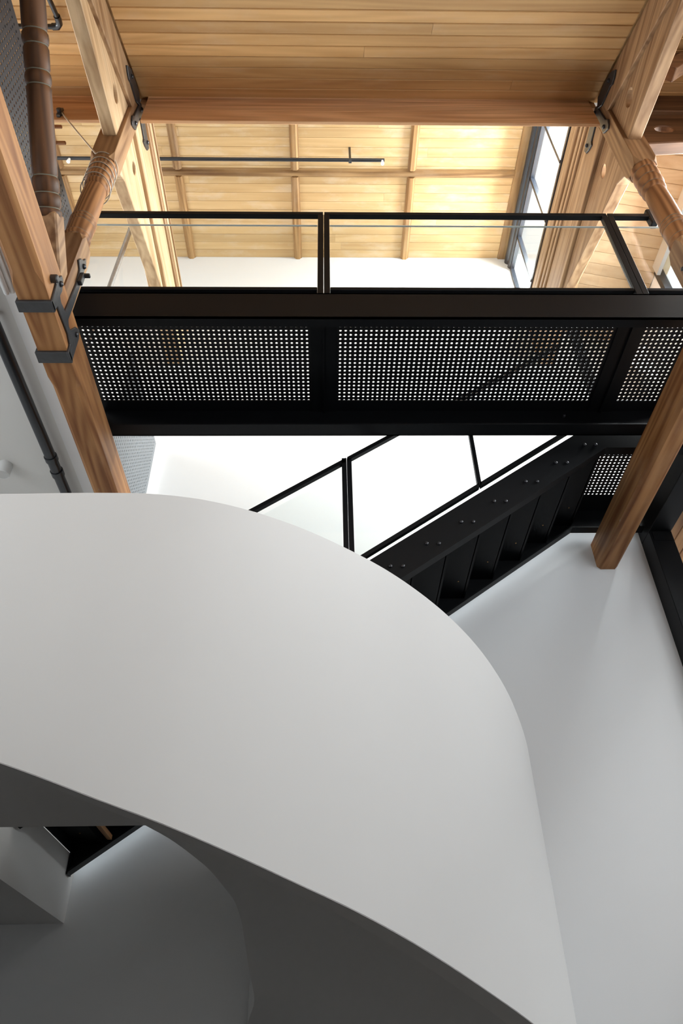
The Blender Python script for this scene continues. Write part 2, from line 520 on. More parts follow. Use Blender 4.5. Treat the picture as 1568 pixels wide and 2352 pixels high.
# right bay: boarded lining falling to the right
cr = struct(mesh_obj('ceiling', MB().extrude([(2.66, 2.985, 7.372), (XR + .12, 2.985, 7.372 - .3 * (XR + .12 - 2.66)), (XR + .12, 2.985, 7.47 - .3 * (XR + .12 - 2.66)), (2.66, 2.985, 7.47)], (0, YB - 2.985, 0)), 'board_right_x'),
            'boarded lining of the right-hand bay falling towards the side window')
yy = YB - .07
k = 0
d3 = V(1, 0, -.3)
while yy > 3.0:
    c0 = V(2.665, yy, 7.37)
    board('board', cr, 'board_right_x', c0, c0 + d3 * (XR - 2.67), (0, 1, 0), (-.3, 0, -1), 0.14, t=.022, ch=.004, gap=.003)
    yy -= .14

# floor of the upper storey on the left, its white underside seen past the tie beam
ul = struct(mesh_obj('ceiling', MB().box(XL, -2.07, -1.5, 5.46, 4.15, 4.50), 'ceiling_paint'), 'white soffit left of the tie beam')
mesh_obj('edge_strip', MB().box(-2.07, -1.862, -1.5, 5.46, 4.125, 4.50), 'wall_paint', ul)
# mezzanine slab at the foot of the steel stair, held clear of the back wall
struct(mesh_obj('floor', MB().box(XL, -1.76, 3.60, YB, 0.985, 1.385), 'plaster'), 'mezzanine slab edge at the foot of the steel stair')
struct(mesh_obj('floor', MB().box(XL, -2.2, -4.0, 2.70, 1.0, 1.385), 'plaster'), 'unseen slab left of the camera, added to block window light')  # unseen slab, added to keep the left lamp from lighting below
# boarded ceiling of the space beyond the black column
ss = struct(mesh_obj('ceiling', MB().box(3.0, 5.4, YB + .2, 9.0, 4.372, 4.45).box(3.19, XR, 4.6, YB + .2, 4.372, 4.42), 'soffit_wood_y'), 'brown boarded ceiling beyond the black column')
k = 0
x0 = 3.19 + .07 - .28
while x0 < 5.3:
    board('board', ss, 'soffit_wood_y', (x0, 4.6, 4.37) if x0 > 3.2 and x0 < 3.56 else (x0, YB + .2, 4.37), (x0, 9.0, 4.37), (1, 0, 0), (0, 0, -1), .14, t=.02, ch=.006, gap=.004)
    x0 += .14
struct(mesh_obj('wall_beyond', MB().box(5.4, 5.5, YB + .2, 9.0, FLOOR, 4.45).box(2.9, 3.0, YB + .2, 9.0, FLOOR, 4.45).box(3.0, 5.4, 9.0, 9.1, FLOOR, 1.2).box(3.0, 5.4, 9.0, 9.1, 2.2, 4.45).box(2.9, 5.5, YB + .2, 9.1, FLOOR - .1, FLOOR), 'wall_paint'))

# ------------------------------------------------------------------ purlins (boarded fascia) between the trusses
def purlin(xa, xb, label):
    t = thing('purlin_beam', label, 'beam', (xa, 2.87, 6.63), 'purlins under the lantern edge')
    mesh_obj('core', MB().box(xa, xb, 2.885, 2.98, 6.88, 7.20), 'beam_brown_x', t)
    mesh_obj('cornice', MB().extrude([(xa, 2.905, 7.20), (xa, 2.835, 7.165), (xa, 2.845, 7.12), (xa, 2.862, 7.09), (xa, 2.866, 7.04), (xa, 2.905, 7.04)], (xb - xa, 0, 0)), 'beam_brown_x', t)
    mesh_obj('board', MB().box(xa, xb, 2.860, 2.888, 6.832, 7.043), 'beam_brown_x', t, bevel=.004)
    mesh_obj('board', MB().box(xa, xb, 2.858, 2.886, 6.625, 6.828), 'beam_brown_x', t, bevel=.004)
    if xa > -2:
        for a, b in ((-1.66, xa), (xb, 2.47)):
            mesh_obj('end_filler', MB().box(a, b, 2.90, 2.98, 7.04, 7.22), 'beam_brown_x', t)
    return t


purlin(-1.585, 2.395, 'long boarded brown timber purlin spanning between the two trusses')
purlin(XL, -1.855, 'boarded brown purlin left of the left truss, black cable clamp on it')

# ------------------------------------------------------------------ timber trusses
STRAP_LOW = [(2.7, 3.801), (2.679, 3.966), (2.637, 3.972), (2.655, 4.013), (2.682, 4.034), (2.699, 4.082), (2.734, 4.081), (2.768, 4.006), (2.763, 3.953), (2.795, 3.939), (2.877, 3.957), (2.894, 4.303), (2.874, 4.416), (2.822, 4.444), (2.84, 4.492), (2.878, 4.528), (2.893, 4.575), (2.925, 4.56), (2.947, 4.336), (2.95, 4.098), (2.946, 3.961), (2.975, 3.936), (3.013, 3.946), (3.066, 4.048), (3.116, 4.084), (3.151, 4.027), (3.152, 3.938), (3.159, 3.797), (3.073, 3.789), (3.066, 3.862), (2.997, 3.885), (2.776, 3.865), (2.772, 3.796)]
STRAP_UP = [(2.491, 6.798), (2.523, 6.861), (2.567, 6.921), (2.603, 6.932), (2.679, 6.986), (2.811, 7.044), (2.863, 7.002), (2.908, 7.062), (2.952, 7.078), (3.02, 7.053), (3.22, 7.035), (3.287, 7.026), (3.276, 6.963), (3.218, 6.911), (3.158, 6.876), (3.141, 6.91), (2.963, 6.92), (2.95, 6.89), (2.956, 6.79), (2.957, 6.721), (2.962, 6.669), (2.926, 6.626), (2.883, 6.583), (2.855, 6.596), (2.831, 6.649), (2.858, 6.713), (2.874, 6.964), (2.819, 6.896), (2.638, 6.82), (2.601, 6.782), (2.546, 6.779)]


def truss(xi, s, xtie, label, trim_top):
    X = lambda d: xi + s * d
    t = thing('timber_truss', label, 'truss', (X(.095), 2.89, 3.82), 'old timber roof trusses')
    # tie beam with stopped chamfers on its lower edges
    XT = lambda d: xtie + s * d
    rings = []
    for yy, c in ((-2.2, .03), (2.50, .03), (2.60, .002), (3.30, .002), (3.40, .03), (5.60, .03)):
        rings.append([V(XT(0), yy, 4.10), V(XT(0), yy, 3.82 + c), V(XT(c), yy, 3.82), V(XT(.19 - c), yy, 3.82), V(XT(.19), yy, 3.82 + c), V(XT(.19), yy, 4.10)])
    mesh_obj('tie_beam', MB().loft(rings), 'timber_tie_y', t)
    # queen post
    cx, cy, h = X(.095), 2.89, .0945

    def sq(z, c):
        pts = [(h, h - c), (h, -h + c), (h - c, -h), (-h + c, -h), (-h, -h + c), (-h, h - c), (-h + c, h), (h - c, h)]
        return [V(cx + a, cy + b, z) for a, b in pts]
    mesh_obj('post_foot', MB().loft([sq(4.10, .002), sq(4.66, .002), sq(4.74, .034)]), 'timber_z', t, bevel=.004)
    mesh_obj('post_head', MB().loft([sq(5.84, .036), sq(5.92, .004), sq(7.02, .002)]), 'timber_z', t, bevel=.004)
    prof = [(4.72, .090), (4.755, .093), (4.765, .084), (4.78, .094), (4.80, .096), (4.815, .094), (4.825, .085), (4.84, .090), (4.95, .093), (4.962, .084), (4.975, .094), (4.99, .096), (5.00, .087),
            (5.01, .095), (5.025, .096), (5.04, .086), (5.06, .088), (5.30, .087), (5.47, .083), (5.49, .078), (5.50, .086), (5.53, .093), (5.55, .090), (5.56, .083), (5.575, .092), (5.61, .100),
            (5.65, .099), (5.665, .089), (5.68, .097), (5.72, .102), (5.76, .100), (5.775, .090), (5.79, .098), (5.83, .100), (5.86, .096)]
    sh = mesh_obj('turned_shaft', MB().lathe((cx, cy, 0), (cx, cy, 1), prof, 40), 'post_z', t, smooth=True, angle=50)
    for g, r in ((4.765, .084), (4.825, .085), (4.962, .084), (5.00, .087), (5.04, .086), (5.56, .083), (5.665, .089), (5.775, .090)):
        mesh_obj('groove_line', MB().lathe((cx, cy, 0), (cx, cy, 1), [(g - .0045, r), (g - .003, r + .0028), (g + .003, r + .0028), (g + .0045, r)], 40), 'groove_dust', sh, smooth=True)
    # near bracket under the rafter, with its bored hole
    circ = lambda cy_, cz_, r: [V(X(.035), cy_ + r * math.cos(a * math.pi / 12), cz_ + r * 1.0 * math.sin(a * math.pi / 12)) for a in range(24)]
    mesh_obj('rafter_bracket', MB().holed([V(X(.035), 1.28, 5.942), V(X(.035), 2.80, 6.198), V(X(.035), 2.80, 6.76), V(X(.035), 1.28, 5.96)], circ(2.57, 6.44, .072), V(s * .11, 0, 0)), 'timber_pale_y' if s < 0 else 'timber_brown_y', t, bevel=.006, seg=1)
    # principal rafter, stops against the post head
    lo = lambda yy: 5.10 + .59 * yy
    mesh_obj('principal_rafter', MB().extrude([V(X(0), -2.3, lo(-2.3)), V(X(0), 2.82, lo(2.82)), V(X(0), 2.82, ROOF(2.82)), V(X(0), -2.3, ROOF(-2.3))], V(s * .19, 0, 0)), 'timber_y' if s < 0 else 'timber_brown_y', t, bevel=.005)
    # straining beam and its bracket behind the post
    mesh_obj('straining_beam', MB().box(min(X(0), X(.19)), max(X(0), X(.19)), 2.984, YB, 6.71, 7.10), 'timber_pale_y' if s < 0 else 'timber_brown_y', t, bevel=.006)
    mesh_obj('beam_bracket', MB().holed([V(X(.035), 2.984, 5.96), V(X(.035), 3.05, 6.06), V(X(.035), 3.16, 6.155), V(X(.035), 4.70, 6.70), V(X(.035), 2.984, 6.715)], circ(3.23, 6.53, .058), V(s * .11, 0, 0)), 'timber_pale_y' if s < 0 else 'timber_brown_y', t, bevel=.006)
    z = 7.10
    k = 0
    steps = (.055, .03, .075, .02, .06, .05, .08, .03, .09, .08)
    while z < trim_top - .005:
        hgt = min(steps[k % 10], trim_top - z)
        dd = (.010, -.012, .004, .02, -.006, .012, -.014, .018, -.004, .008)[k % 10]
        a, b = X(dd), X(.19)
        mesh_obj('moulding', MB().box(min(a, b), max(a, b), 2.984, YB, z, z + hgt), (('timber_pale_y', 'timber_y') if s < 0 else ('timber_y', 'timber_brown_y'))[k % 2], t, bevel=.008)
        z += hgt
        k += 1
    # turned strut from the foot of the post back up to the rafter
    d = V(0, -1, .847).normalized()
    p0 = V(X(.09), 2.83, 4.49 - .847 * .43)
    side = V(1, 0, 0)
    for a, b in ((0, .46), (1.95, 2.40)):
        mesh_obj('strut_end', MB().bar(p0 + d * a, p0 + d * b, .155, .15, side), 'timber_z', t, bevel=.012)
    prof = [(.42, .070), (.445, .083), (.47, .085), (.485, .072), (.50, .083), (.53, .086), (.56, .084), (.575, .070), (.59, .080), (.63, .083), (.66, .081), (.675, .070), (.69, .077), (.78, .078), (1.15, .074),
            (1.18, .076), (1.195, .067), (1.21, .077), (1.24, .079), (1.26, .076), (1.275, .066), (1.29, .075), (1.40, .076), (1.42, .067), (1.435, .077), (1.46, .080), (1.485, .077), (1.50, .067), (1.52, .075), (1.80, .074), (1.97, .072)]
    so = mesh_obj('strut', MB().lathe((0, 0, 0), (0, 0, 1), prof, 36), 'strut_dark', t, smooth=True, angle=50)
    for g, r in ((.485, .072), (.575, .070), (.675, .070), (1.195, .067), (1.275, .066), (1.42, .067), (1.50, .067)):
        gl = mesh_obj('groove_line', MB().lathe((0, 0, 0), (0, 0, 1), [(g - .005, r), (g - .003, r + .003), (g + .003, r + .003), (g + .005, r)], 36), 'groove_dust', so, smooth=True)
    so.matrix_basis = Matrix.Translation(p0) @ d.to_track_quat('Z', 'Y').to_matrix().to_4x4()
    # forged iron straps
    fo = mesh_obj('iron_strap', MB().extrude([V(XT(-.014), a, b) for a, b in STRAP_LOW], V(s * .016, 0, 0)), 'iron', t, bevel=.004)
    for ya, yb in ((2.695, 2.775), (3.08, 3.168)):
        mesh_obj('band', MB().box(min(XT(-.014), XT(.206)), max(XT(-.014), XT(.206)), ya, yb, 3.80, 3.822).box(min(XT(.19), XT(.206)), max(XT(.19), XT(.206)), ya, yb, 3.822, 4.09), 'iron', fo, bevel=.003)
    fu = mesh_obj('iron_strap', MB().extrude([V(X(-.016), a, b) for a, b in STRAP_UP], V(s * .018, 0, 0)), 'iron', t, bevel=.004)

    def bolt(par, xx, yy, zz):
        mesh_obj('bolt', MB().lathe((xx, yy, zz), (xx - s, yy, zz), [(0, .019), (.010, .018), (.017, .011), (.019, .002)], 12), 'bolt_iron', par, smooth=True)
    for a, b in ((2.717, 4.014), (2.9, 4.488), (3.093, 4.001)):
        bolt(fo, XT(-.014), a, b)
    for a, b in ((2.606, 6.872), (2.925, 6.996), (2.909, 6.682), (3.212, 6.986)):
        bolt(fu, X(-.016), a, b)
    # clip and second bolt head on the post strap
    if s < 0:
        mesh_obj('bolt', MB().lathe(V(XT(.0), 2.63, 3.94), V(XT(-1), 2.63, 3.94), [(0, .026), (.035, .026), (.042, .02)], 12), 'iron', fo, smooth=True)
        mesh_obj('clip', MB().box(XT(-.075), XT(-.014), 2.895, 2.925, 4.385, 4.405).box(XT(-.04), XT(-.014), 2.885, 2.925, 4.30, 4.40), 'iron', fo, bevel=.004)
    return t


truss(-1.66, -1, -1.66, 'pale timber roof truss on the left with turned posts and iron straps', 7.40)
truss(2.47, 1, 2.495, 'brown timber roof truss on the right with a turned post', 7.68)

# bracketed beam running off to the right from the right post head
t = thing('roof_beam', 'dark cross beam with a bored oval hole right of the right post head', 'beam', (2.67, 2.87, 6.2))
circ = [V(2.90 + .085 * math.cos(a * math.pi / 12), 2.83, 6.47 + .06 * math.sin(a * math.pi / 12)) for a in range(24)]
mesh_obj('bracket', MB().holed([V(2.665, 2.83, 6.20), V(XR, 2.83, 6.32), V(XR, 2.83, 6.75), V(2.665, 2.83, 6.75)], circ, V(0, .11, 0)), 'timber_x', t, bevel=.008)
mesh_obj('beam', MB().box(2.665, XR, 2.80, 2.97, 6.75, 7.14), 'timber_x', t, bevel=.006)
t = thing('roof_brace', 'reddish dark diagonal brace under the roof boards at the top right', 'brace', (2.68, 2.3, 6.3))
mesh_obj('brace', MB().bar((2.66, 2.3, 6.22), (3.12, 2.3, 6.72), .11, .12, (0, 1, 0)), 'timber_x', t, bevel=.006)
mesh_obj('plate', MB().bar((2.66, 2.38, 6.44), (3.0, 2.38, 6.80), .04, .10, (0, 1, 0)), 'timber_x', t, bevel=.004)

# ------------------------------------------------------------------ perforated sheet
def perforated(o, u, v, n, U, Vv, pitch, r, margin_u, margin_v, th):
    """sheet U x Vv from corner o along unit u, v, with a square grid of round holes; n = thickness direction"""
    o, u, v, n = Vector(o), Vector(u), Vector(v), Vector(n)
    nu = int((U - 2 * margin_u) / pitch + 1e-6)
    nv = int((Vv - 2 * margin_v) / pitch + 1e-6)
    mu = (U - nu * pitch) / 2
    mv = (Vv - nv * pitch) / 2
    m = MB()
    P = lambda a, b, c: o + u * a + v * b + n * c
    K = 8
    ang = [math.pi / 8 + k * math.pi / 4 for k in range(K)]
    vs, fs = [], []
    for i in range(nu):
        for j in range(nv):
            a0, b0 = mu + i * pitch, mv + j * pitch
            ca, cb = a0 + pitch / 2, b0 + pitch / 2
            base = len(vs)
            cor = [(a0 + pitch, b0 + pitch), (a0, b0 + pitch), (a0, b0), (a0 + pitch, b0)]
            ring = [(ca + r * math.cos(q), cb + r * math.sin(q)) for q in ang]
            for c in (0, th):
                vs += [P(x, y_, c) for x, y_ in cor] + [P(x, y_, c) for x, y_ in ring]
            for side in (0, 12):
                B = base + side
                # corner k sits between ring verts 2k and 2k+1
                for k in range(4):
                    r0, r1, r2 = B + 4 + 2 * k, B + 4 + 2 * k + 1, B + 4 + (2 * k + 2) % 8
                    fs.append((B + k, r0, r1))
                    fs.append((B + k, r1, r2, B + (k + 1) % 4))
            for k in range(8):
                fs.append((base + 4 + k, base + 4 + (k + 1) % 8, base + 16 + (k + 1) % 8, base + 16 + k))
    m.add(vs, fs)
    for a, b, c, d in ((0, U, 0, mv), (0, U, Vv - mv, Vv), (0, mu, mv, Vv - mv), (U - mu, U, mv, Vv - mv)):
        if b - a > 1e-5 and d - c > 1e-5:
            q = [P(a, c, 0), P(b, c, 0), P(b, d, 0), P(a, d, 0)]
            m.extrude(q, n * th)
    return m


def perf_obj(name, m, mat, parent=None):
    me = bpy.data.meshes.new(name)
    me.from_pydata(m.v, [], m.f)
    me.materials.append(MATS[mat])
    o = bpy.data.objects.new(name, me)
    COL.objects.link(o)
    if parent:
        o.parent = parent
        o.matrix_parent_inverse = PINV.get(parent.name, Matrix())
    return o


# ------------------------------------------------------------------ steel footbridge
ZC0, ZC1 = 4.264, 4.554
t = thing('footbridge', 'black steel footbridge with perforated metal deck crossing between the trusses', 'footbridge', (0, 3.73, ZC0))
XB0, XB1 = -1.858, 2.97
for (ya, yb, f0, f1) in ((3.15, 3.162, 3.15, 3.227), (4.294, 4.306, 4.178, 4.306)):
    mesh_obj('edge_channel', MB().box(XB0, XB1, ya, yb, ZC0, ZC1).box(XB0, XB1, f0, f1, ZC0, ZC0 + .014).box(XB0, XB1, f0, f1, ZC1 - .014, ZC1), 'black_steel', t)
for (a, b) in ((-.10, .07), (2.212, 2.40)):
    c = (a + b) / 2
    cb = mesh_obj('cross_beam', MB().box(a - .012, b + .012, 3.162, 4.294, ZC1 - .022, ZC1 - .0085).box(c - .005, c + .005, 3.162, 4.294, ZC1 - .040, ZC1 - .022), 'black_steel', t)
for (a, b) in ((XB0 + .01, -.102), (.072, 2.210), (2.402, XB1 - .01)):
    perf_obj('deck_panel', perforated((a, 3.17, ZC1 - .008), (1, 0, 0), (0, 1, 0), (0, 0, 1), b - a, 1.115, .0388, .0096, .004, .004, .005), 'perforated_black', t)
for xx in (-1.80, 2.65):
    for ya in (3.16, 4.22):
        mesh_obj('bearing_block', MB().box(xx - .035, xx + .035, ya, ya + .08, 4.101, ZC0), 'black_steel', t)
mesh_obj('bolt', MB().lathe((1.99, 4.294, 4.47), (1.99, 4.20, 4.47), [(0, .012), (.02, .012), (.024, .006)], 10), 'bolt_iron', t, smooth=True)

# glass balustrades of the bridge
def bridge_rail(y0, label, posts):
    t = thing('glass_balustrade', label, 'balustrade', (0, y0, ZC1), 'glass balustrades of the footbridge')
    xs = [XB0] + posts + [XB1]
    for i, (a, b) in enumerate(zip(xs[:-1], xs[1:])):
        la = a + (.005 if i else 0)
        lb = b - (.005 if i < len(xs) - 2 else 0)
        mesh_obj('top_rail', MB().box(la, lb, y0, y0 + .042, 5.628, 5.668), 'black_steel', t, bevel=.002)
        mesh_obj('bottom_rail', MB().box(la + (.042 if i else 0), lb - (.042 if i < len(xs) - 2 else 0), y0 + .006, y0 + .040, 4.606, 4.641), 'black_steel', t, bevel=.004)
        p = mesh_obj('pane', MB().box(la + .045, lb - .045, y0 + .022, y0 + .032, 4.641, 5.500), 'pane_glass', t)
        mesh_obj('pane_edge', MB().box(la + .045, lb - .045, y0 + .021, y0 + .033, 5.500, 5.506), 'glass_edge', p)
    if y0 < 4:
        mesh_obj('rail_bracket', MB().box(2.64, 2.70, y0 - .004, y0 + .06, 5.53, 5.74), 'black_steel', t, bevel=.01)
    for px in posts:
        for q in (-1, 1):
            mesh_obj('post', MB().box(px + q * .0238 - .0223, px + q * .0238 + .0223, y0, y0 + .042, ZC1 + .001, 5.627), 'black_steel', t, bevel=.002)
    return t


bridge_rail(3.152, 'black framed glass balustrade on the near edge of the footbridge', [-.012, 2.302])
bridge_rail(4.255, 'black framed glass balustrade on the far edge of the footbridge', [-.012, 2.302])

# ------------------------------------------------------------------ straight steel stair along the back wall
YN0, YF1 = 4.345, 5.50
SLP = .72
zb = lambda x: 4.165 - SLP * (2.29 - x)
t = thing('steel_staircase', 'straight black steel staircase climbing along the white back wall', 'staircase', (-1.75, 4.9, 1.25))
DEP = .313
XS0 = -1.745


def stringer(y0, y1, flange):
    m = MB()
    poly = [V(XS0, y0, zb(XS0)), V(2.29, y0, 4.165), V(2.965, y0, 4.165), V(2.965, y0, 4.165 + .285), V(2.25, y0, 4.165 + .285), V(XS0, y0, zb(XS0) + DEP)]
    m.extrude(poly, V(0, y1 - y0, 0))
    fa, fb = flange
    m.extrude([V(XS0, fa, zb(XS0)), V(2.29, fa, 4.165), V(2.29, fa, 4.179), V(XS0, fa, zb(XS0) + .016)], V(0, fb - fa, 0))
    m.extrude([V(2.29, fa, 4.165), V(2.965, fa, 4.165), V(2.965, fa, 4.179), V(2.29, fa, 4.179)], V(0, fb - fa, 0))
    return mesh_obj('stringer', m, 'black_steel', t)


s1 = stringer(YN0, YN0 + .012, (YN0 + .012, YN0 + .085))
s2 = stringer(YF1 - .012, YF1, (YF1 - .085, YF1 - .012))
GO, RI = .2765, .2765 * SLP
for k in range(16):
    xr = 2.29 - k * GO          # riser line at the upper end of this tread
    zt = 4.44 - (k + 1) * RI
    if xr - .05 < XS0:
        break
    tr = mesh_obj('tread', MB().box(max(xr - GO, XS0), xr + .02, YN0 + .012, YF1 - .012, zt, zt + .008).box(xr - .004, xr + .004, YN0 + .012, YF1 - .012, zt, zt + RI), 'black_steel', t)
    for yy in (4.62, 5.22):
        mesh_obj('screw', MB().lathe((xr - .07, yy, zt), (xr - .07, yy, zt - 1), [(0, .006), (.003, .004)], 8), 'copper_screw', tr)
    for dx in (-.045, .045):
        xm = 1.884 - k * GO
        if xm > XS0 + .1:
            mesh_obj('bolt', MB().lathe((xm + dx, YN0, zb(xm) + .12), (xm + dx, YN0 - 1, zb(xm) + .12), [(0, .013), (.012, .013), (.016, .008), (.017, .001)], 12), 'bolt_iron', s1, smooth=True)
for dx in (-.045, .045):
    xm = 1.884 + GO
    mesh_obj('bolt', MB().lathe((xm + dx, YN0, zb(xm) + .12), (xm + dx, YN0 - 1, zb(xm) + .12), [(0, .013), (.012, .013), (.016, .008), (.017, .001)], 12), 'bolt_iron', s1, smooth=True)
mesh_obj('timber_nosing', MB().box(-1.515, -1.485, 4.38, 5.41, zb(-1.5) + .025, zb(-1.5) + .055), 'soffit_wood_y', t)
mesh_obj('end_plate', MB().box(-1.757, -1.745, 5.42, 5.50, 1.25, 1.43), 'black_steel', t)
mesh_obj('bottom_riser', MB().box(-1.757, -1.745, YN0 + .012, YF1 - .012, 1.387, 1.66), 'black_steel', t)
perf_obj('landing_panel', perforated((2.30, YN0 + .02, 4.435), (1, 0, 0), (0, 1, 0), (0, 0, 1), .66, 1.12, .0388, .0098, .01, .012, .005), 'perforated_black', t)
mesh_obj('landing_edge', MB().box(2.28, 2.30, YN0 + .012, YF1 - .012, 4.40, 4.445).box(2.30, 2.96, YN0 + .013, YN0 + .075, 4.425, 4.434).box(2.30, 2.96, YF1 - .22, YF1 - .013, 4.425, 4.434), 'black_steel', t)

# balustrade of the stair
t = thing('glass_balustrade', 'black framed raking glass balustrade on the steel staircase', 'balustrade', (.165, 4.36, 3.0))
YR = 4.358
topz = lambda x: 4.073 + .719 * (x - .165)
botz = lambda x: 3.072 + .7255 * (x - .255)
xs = [-1.70, .166, 1.202, 2.20]
for i, (a, b) in enumerate(zip(xs[:-1], xs[1:])):
    a2, b2 = a + .005, b - .005
    mesh_obj('top_rail', MB().extrude([V(a2, YR, topz(a2) - .042), V(b2, YR, topz(b2) - .042), V(b2, YR, topz(b2)), V(a2, YR, topz(a2))], V(0, .038, 0)), 'black_steel', t)
    mesh_obj('bottom_rail', MB().extrude([V(a2, YR, botz(a2)), V(b2, YR, botz(b2)), V(b2, YR, botz(b2) + .040), V(a2, YR, botz(a2) + .040)], V(0, .038, 0)), 'black_steel', t)
    p = mesh_obj('pane', MB().extrude([V(a2 + .04, YR + .018, botz(a2 + .04) + .03), V(b2 - .04, YR + .018, botz(b2 - .04) + .03), V(b2 - .04, YR + .018, topz(b2 - .04) - .11), V(a2 + .04, YR + .018, topz(a2 + .04) - .11)], V(0, .010, 0)), 'pane_glass', t)
for q in (-1, 1):
    mesh_obj('post', MB().box(.166 + q * .0203 - .0188, .166 + q * .0203 + .0188, YR, YR + .045, zb(.166) + DEP - .12, topz(.166) - .01), 'black_steel', t)
mesh_obj('post', MB().box(1.186, 1.218, YR, YR + .036, botz(1.2) + .02, topz(1.2) - .02), 'black_steel', t)

# ------------------------------------------------------------------ the white curved stair
OUT = [(-3.6, 2.74, 2.336, 1.22), (-3.195, 2.74, 2.336, 1.22), (-2.794, 2.739, 2.336, 1.22), (-2.407, 2.741, 2.336, 1.21), (-2.026, 2.746, 2.336, 1.19), (-1.7, 2.75, 2.336, 1.145), (-1.476, 2.75, 2.337, 1.098), (-1.3, 2.752, 2.342, 1.045), (-1.086, 2.764, 2.353, 0.976), (-0.845, 2.784, 2.362, 0.892), (-0.6, 2.828, 2.359, 0.814), (-0.356, 2.909, 2.346, 0.733), (-0.115, 3.017, 2.321, 0.651), (0.111, 3.137, 2.281, 0.576), (0.324, 3.275, 2.239, 0.495), (0.517, 3.42, 2.183, 0.412), (0.685, 3.569, 2.122, 0.337), (0.833, 3.722, 2.051, 0.272), (0.959, 3.878, 1.97, 0.209), (1.065, 4.035, 1.878, 0.148), (1.151, 4.2, 1.772, 0.089), (1.217, 4.376, 1.686, 0.028), (1.262, 4.559, 1.609, -0.032), (1.283, 4.74, 1.528, -0.09), (1.279, 4.918, 1.443, -0.147), (1.255, 5.1, 1.355, -0.206), (1.209, 5.29, 1.262, -0.268), (1.148, 5.484, 1.166, -0.333), (1.119, 5.58, 1.118, -0.365)]
INN = [(-0.831, 3.55, 1.019), (-0.72, 3.62, 0.974), (-0.617, 3.74, 0.923), (-0.558, 3.85, 0.891), (-0.5, 4.02, 0.846), (-0.465, 4.17, 0.813), (-0.451, 4.4, 0.764), (-0.446, 4.62, 0.688), (-0.431, 4.86, 0.573), (-0.419, 5.05, 0.481), (-0.476, 5.35, 0.401), (-0.50, 5.58, 0.33)]
OUT[0] = (-4.48, 2.74, 2.336, 1.22)


def spline(pts, n):
    P = [Vector(p) for p in pts]
    P = [2 * P[0] - P[1]] + P + [2 * P[-1] - P[-2]]
    out = []
    for i in range(1, len(P) - 2):
        a, b, c, d = P[i - 1:i + 3]
        for k in range(n):
            q = k / n
            out.append(.5 * ((2 * b) + (c - a) * q + (2 * a - 5 * b + 4 * c - d) * q * q + (3 * b - 3 * c + d - a) * q ** 3))
    out.append(P[-2])
    return out


oc = spline(OUT, 6)
ic = spline(INN, 6)
t = thing('curved_staircase', 'sweeping white plaster curved stair wall with a dark underside in the foreground', 'staircase', (-.5, 3.6, .3))
rings = []
TH = .13
for i, p in enumerate(oc):
    a, b = oc[max(i - 1, 0)], oc[min(i + 1, len(oc) - 1)]
    d = V(b[0] - a[0], b[1] - a[1], 0).normalized()
    n = V(-d.y, d.x, 0)
    o_ = V(p[0], p[1], 0)
    q = o_ + n * TH
    rings.append([o_ + V(0, 0, p[3] + .003), o_ + V(0, 0, p[2] - .004), o_ + n * .004 + V(0, 0, p[2]), q + V(0, 0, p[2]), q + V(0, 0, p[3] + .03), q + V(0, 0, p[3] + .012)])
mesh_obj('balustrade_wall', MB().loft(rings), 'plaster', t, smooth=True, angle=40)
# underside: flat at the mezzanine, then winding down
low = [V(p[0], p[1], p[3]) for p in oc]
iA = min(range(len(low)), key=lambda i: abs(low[i].x + .845))
m = MB()
flat_o = [p for p in low[:iA + 1]]
flat_i = [V(min(p.x, INN[0][0]) if k < len(flat_o) - 1 else INN[0][0], 3.55, 1.019) for k, p in enumerate(flat_o)]


def at(seq, f):
    f *= len(seq) - 1
    i = min(int(f), len(seq) - 2)
    return seq[i].lerp(seq[i + 1], f - i)


NS = 48
run_o = [at(low[iA:], k / NS) for k in range(NS + 1)]
run_i = [at(ic, k / NS) for k in range(NS + 1)]
TS = .22


def slab(outer, inner):
    rings = []
    NM = 6
    for a, b in zip(outer, inner):
        bot = [a.lerp(b, q / NM) for q in range(NM + 1)]
        bot[0] = a + (b - a).normalized() * .0015
        top = [p + V(0, 0, TS) for p in bot]
        top[0] = a + (b - a).normalized() * .06 + V(0, 0, TS)
        rings.append(bot + top[::-1])
    return MB().loft(rings)


mesh_obj('landing_soffit', slab(flat_o, flat_i), 'plaster', t, smooth=True, angle=30)
mesh_obj('winding_soffit', slab(run_o, run_i), 'plaster', t, smooth=True, angle=30)

iw = []  # unseen inner wall, added to block light into the stair void
added_guard = [V(-1.72, 3.55, 1.019), V(-1.3, 3.55, 1.019)] + ic
for i, p in enumerate(added_guard):
    a, b = added_guard[max(i - 1, 0)], added_guard[min(i + 1, len(added_guard) - 1)]
    d = V(b.x - a.x, b.y - a.y, 0).normalized()
    n = V(d.y, -d.x, 0)
    iw.append([p + n * .004 + V(0, 0, TS), p + n * .004 + V(0, 0, 1.24), p + n * .104 + V(0, 0, 1.24), p + n * .104 + V(0, 0, TS)])
mesh_obj('added_inner_wall', MB().loft(iw), 'plaster', t, smooth=True, angle=30)

# ------------------------------------------------------------------ black steel frame at the right
t = thing('steel_portal', 'dark steel column and beam beside the right tie beam at the back wall', 'column', (3.08, 5.48, FLOOR))
mesh_obj('column', MB().box(2.98, 3.187, 5.39, 5.598, FLOOR, 4.10), 'black_steel', t, bevel=.004)
mesh_obj('beam', MB().box(2.98, 3.187, -1.6, 5.598, 4.10, 4.416), 'black_steel', t, bevel=.004)
mesh_obj('splice_plate', MB().box(3.0, 3.17, 5.382, 5.39, 3.99, 4.09), 'black_steel', t)

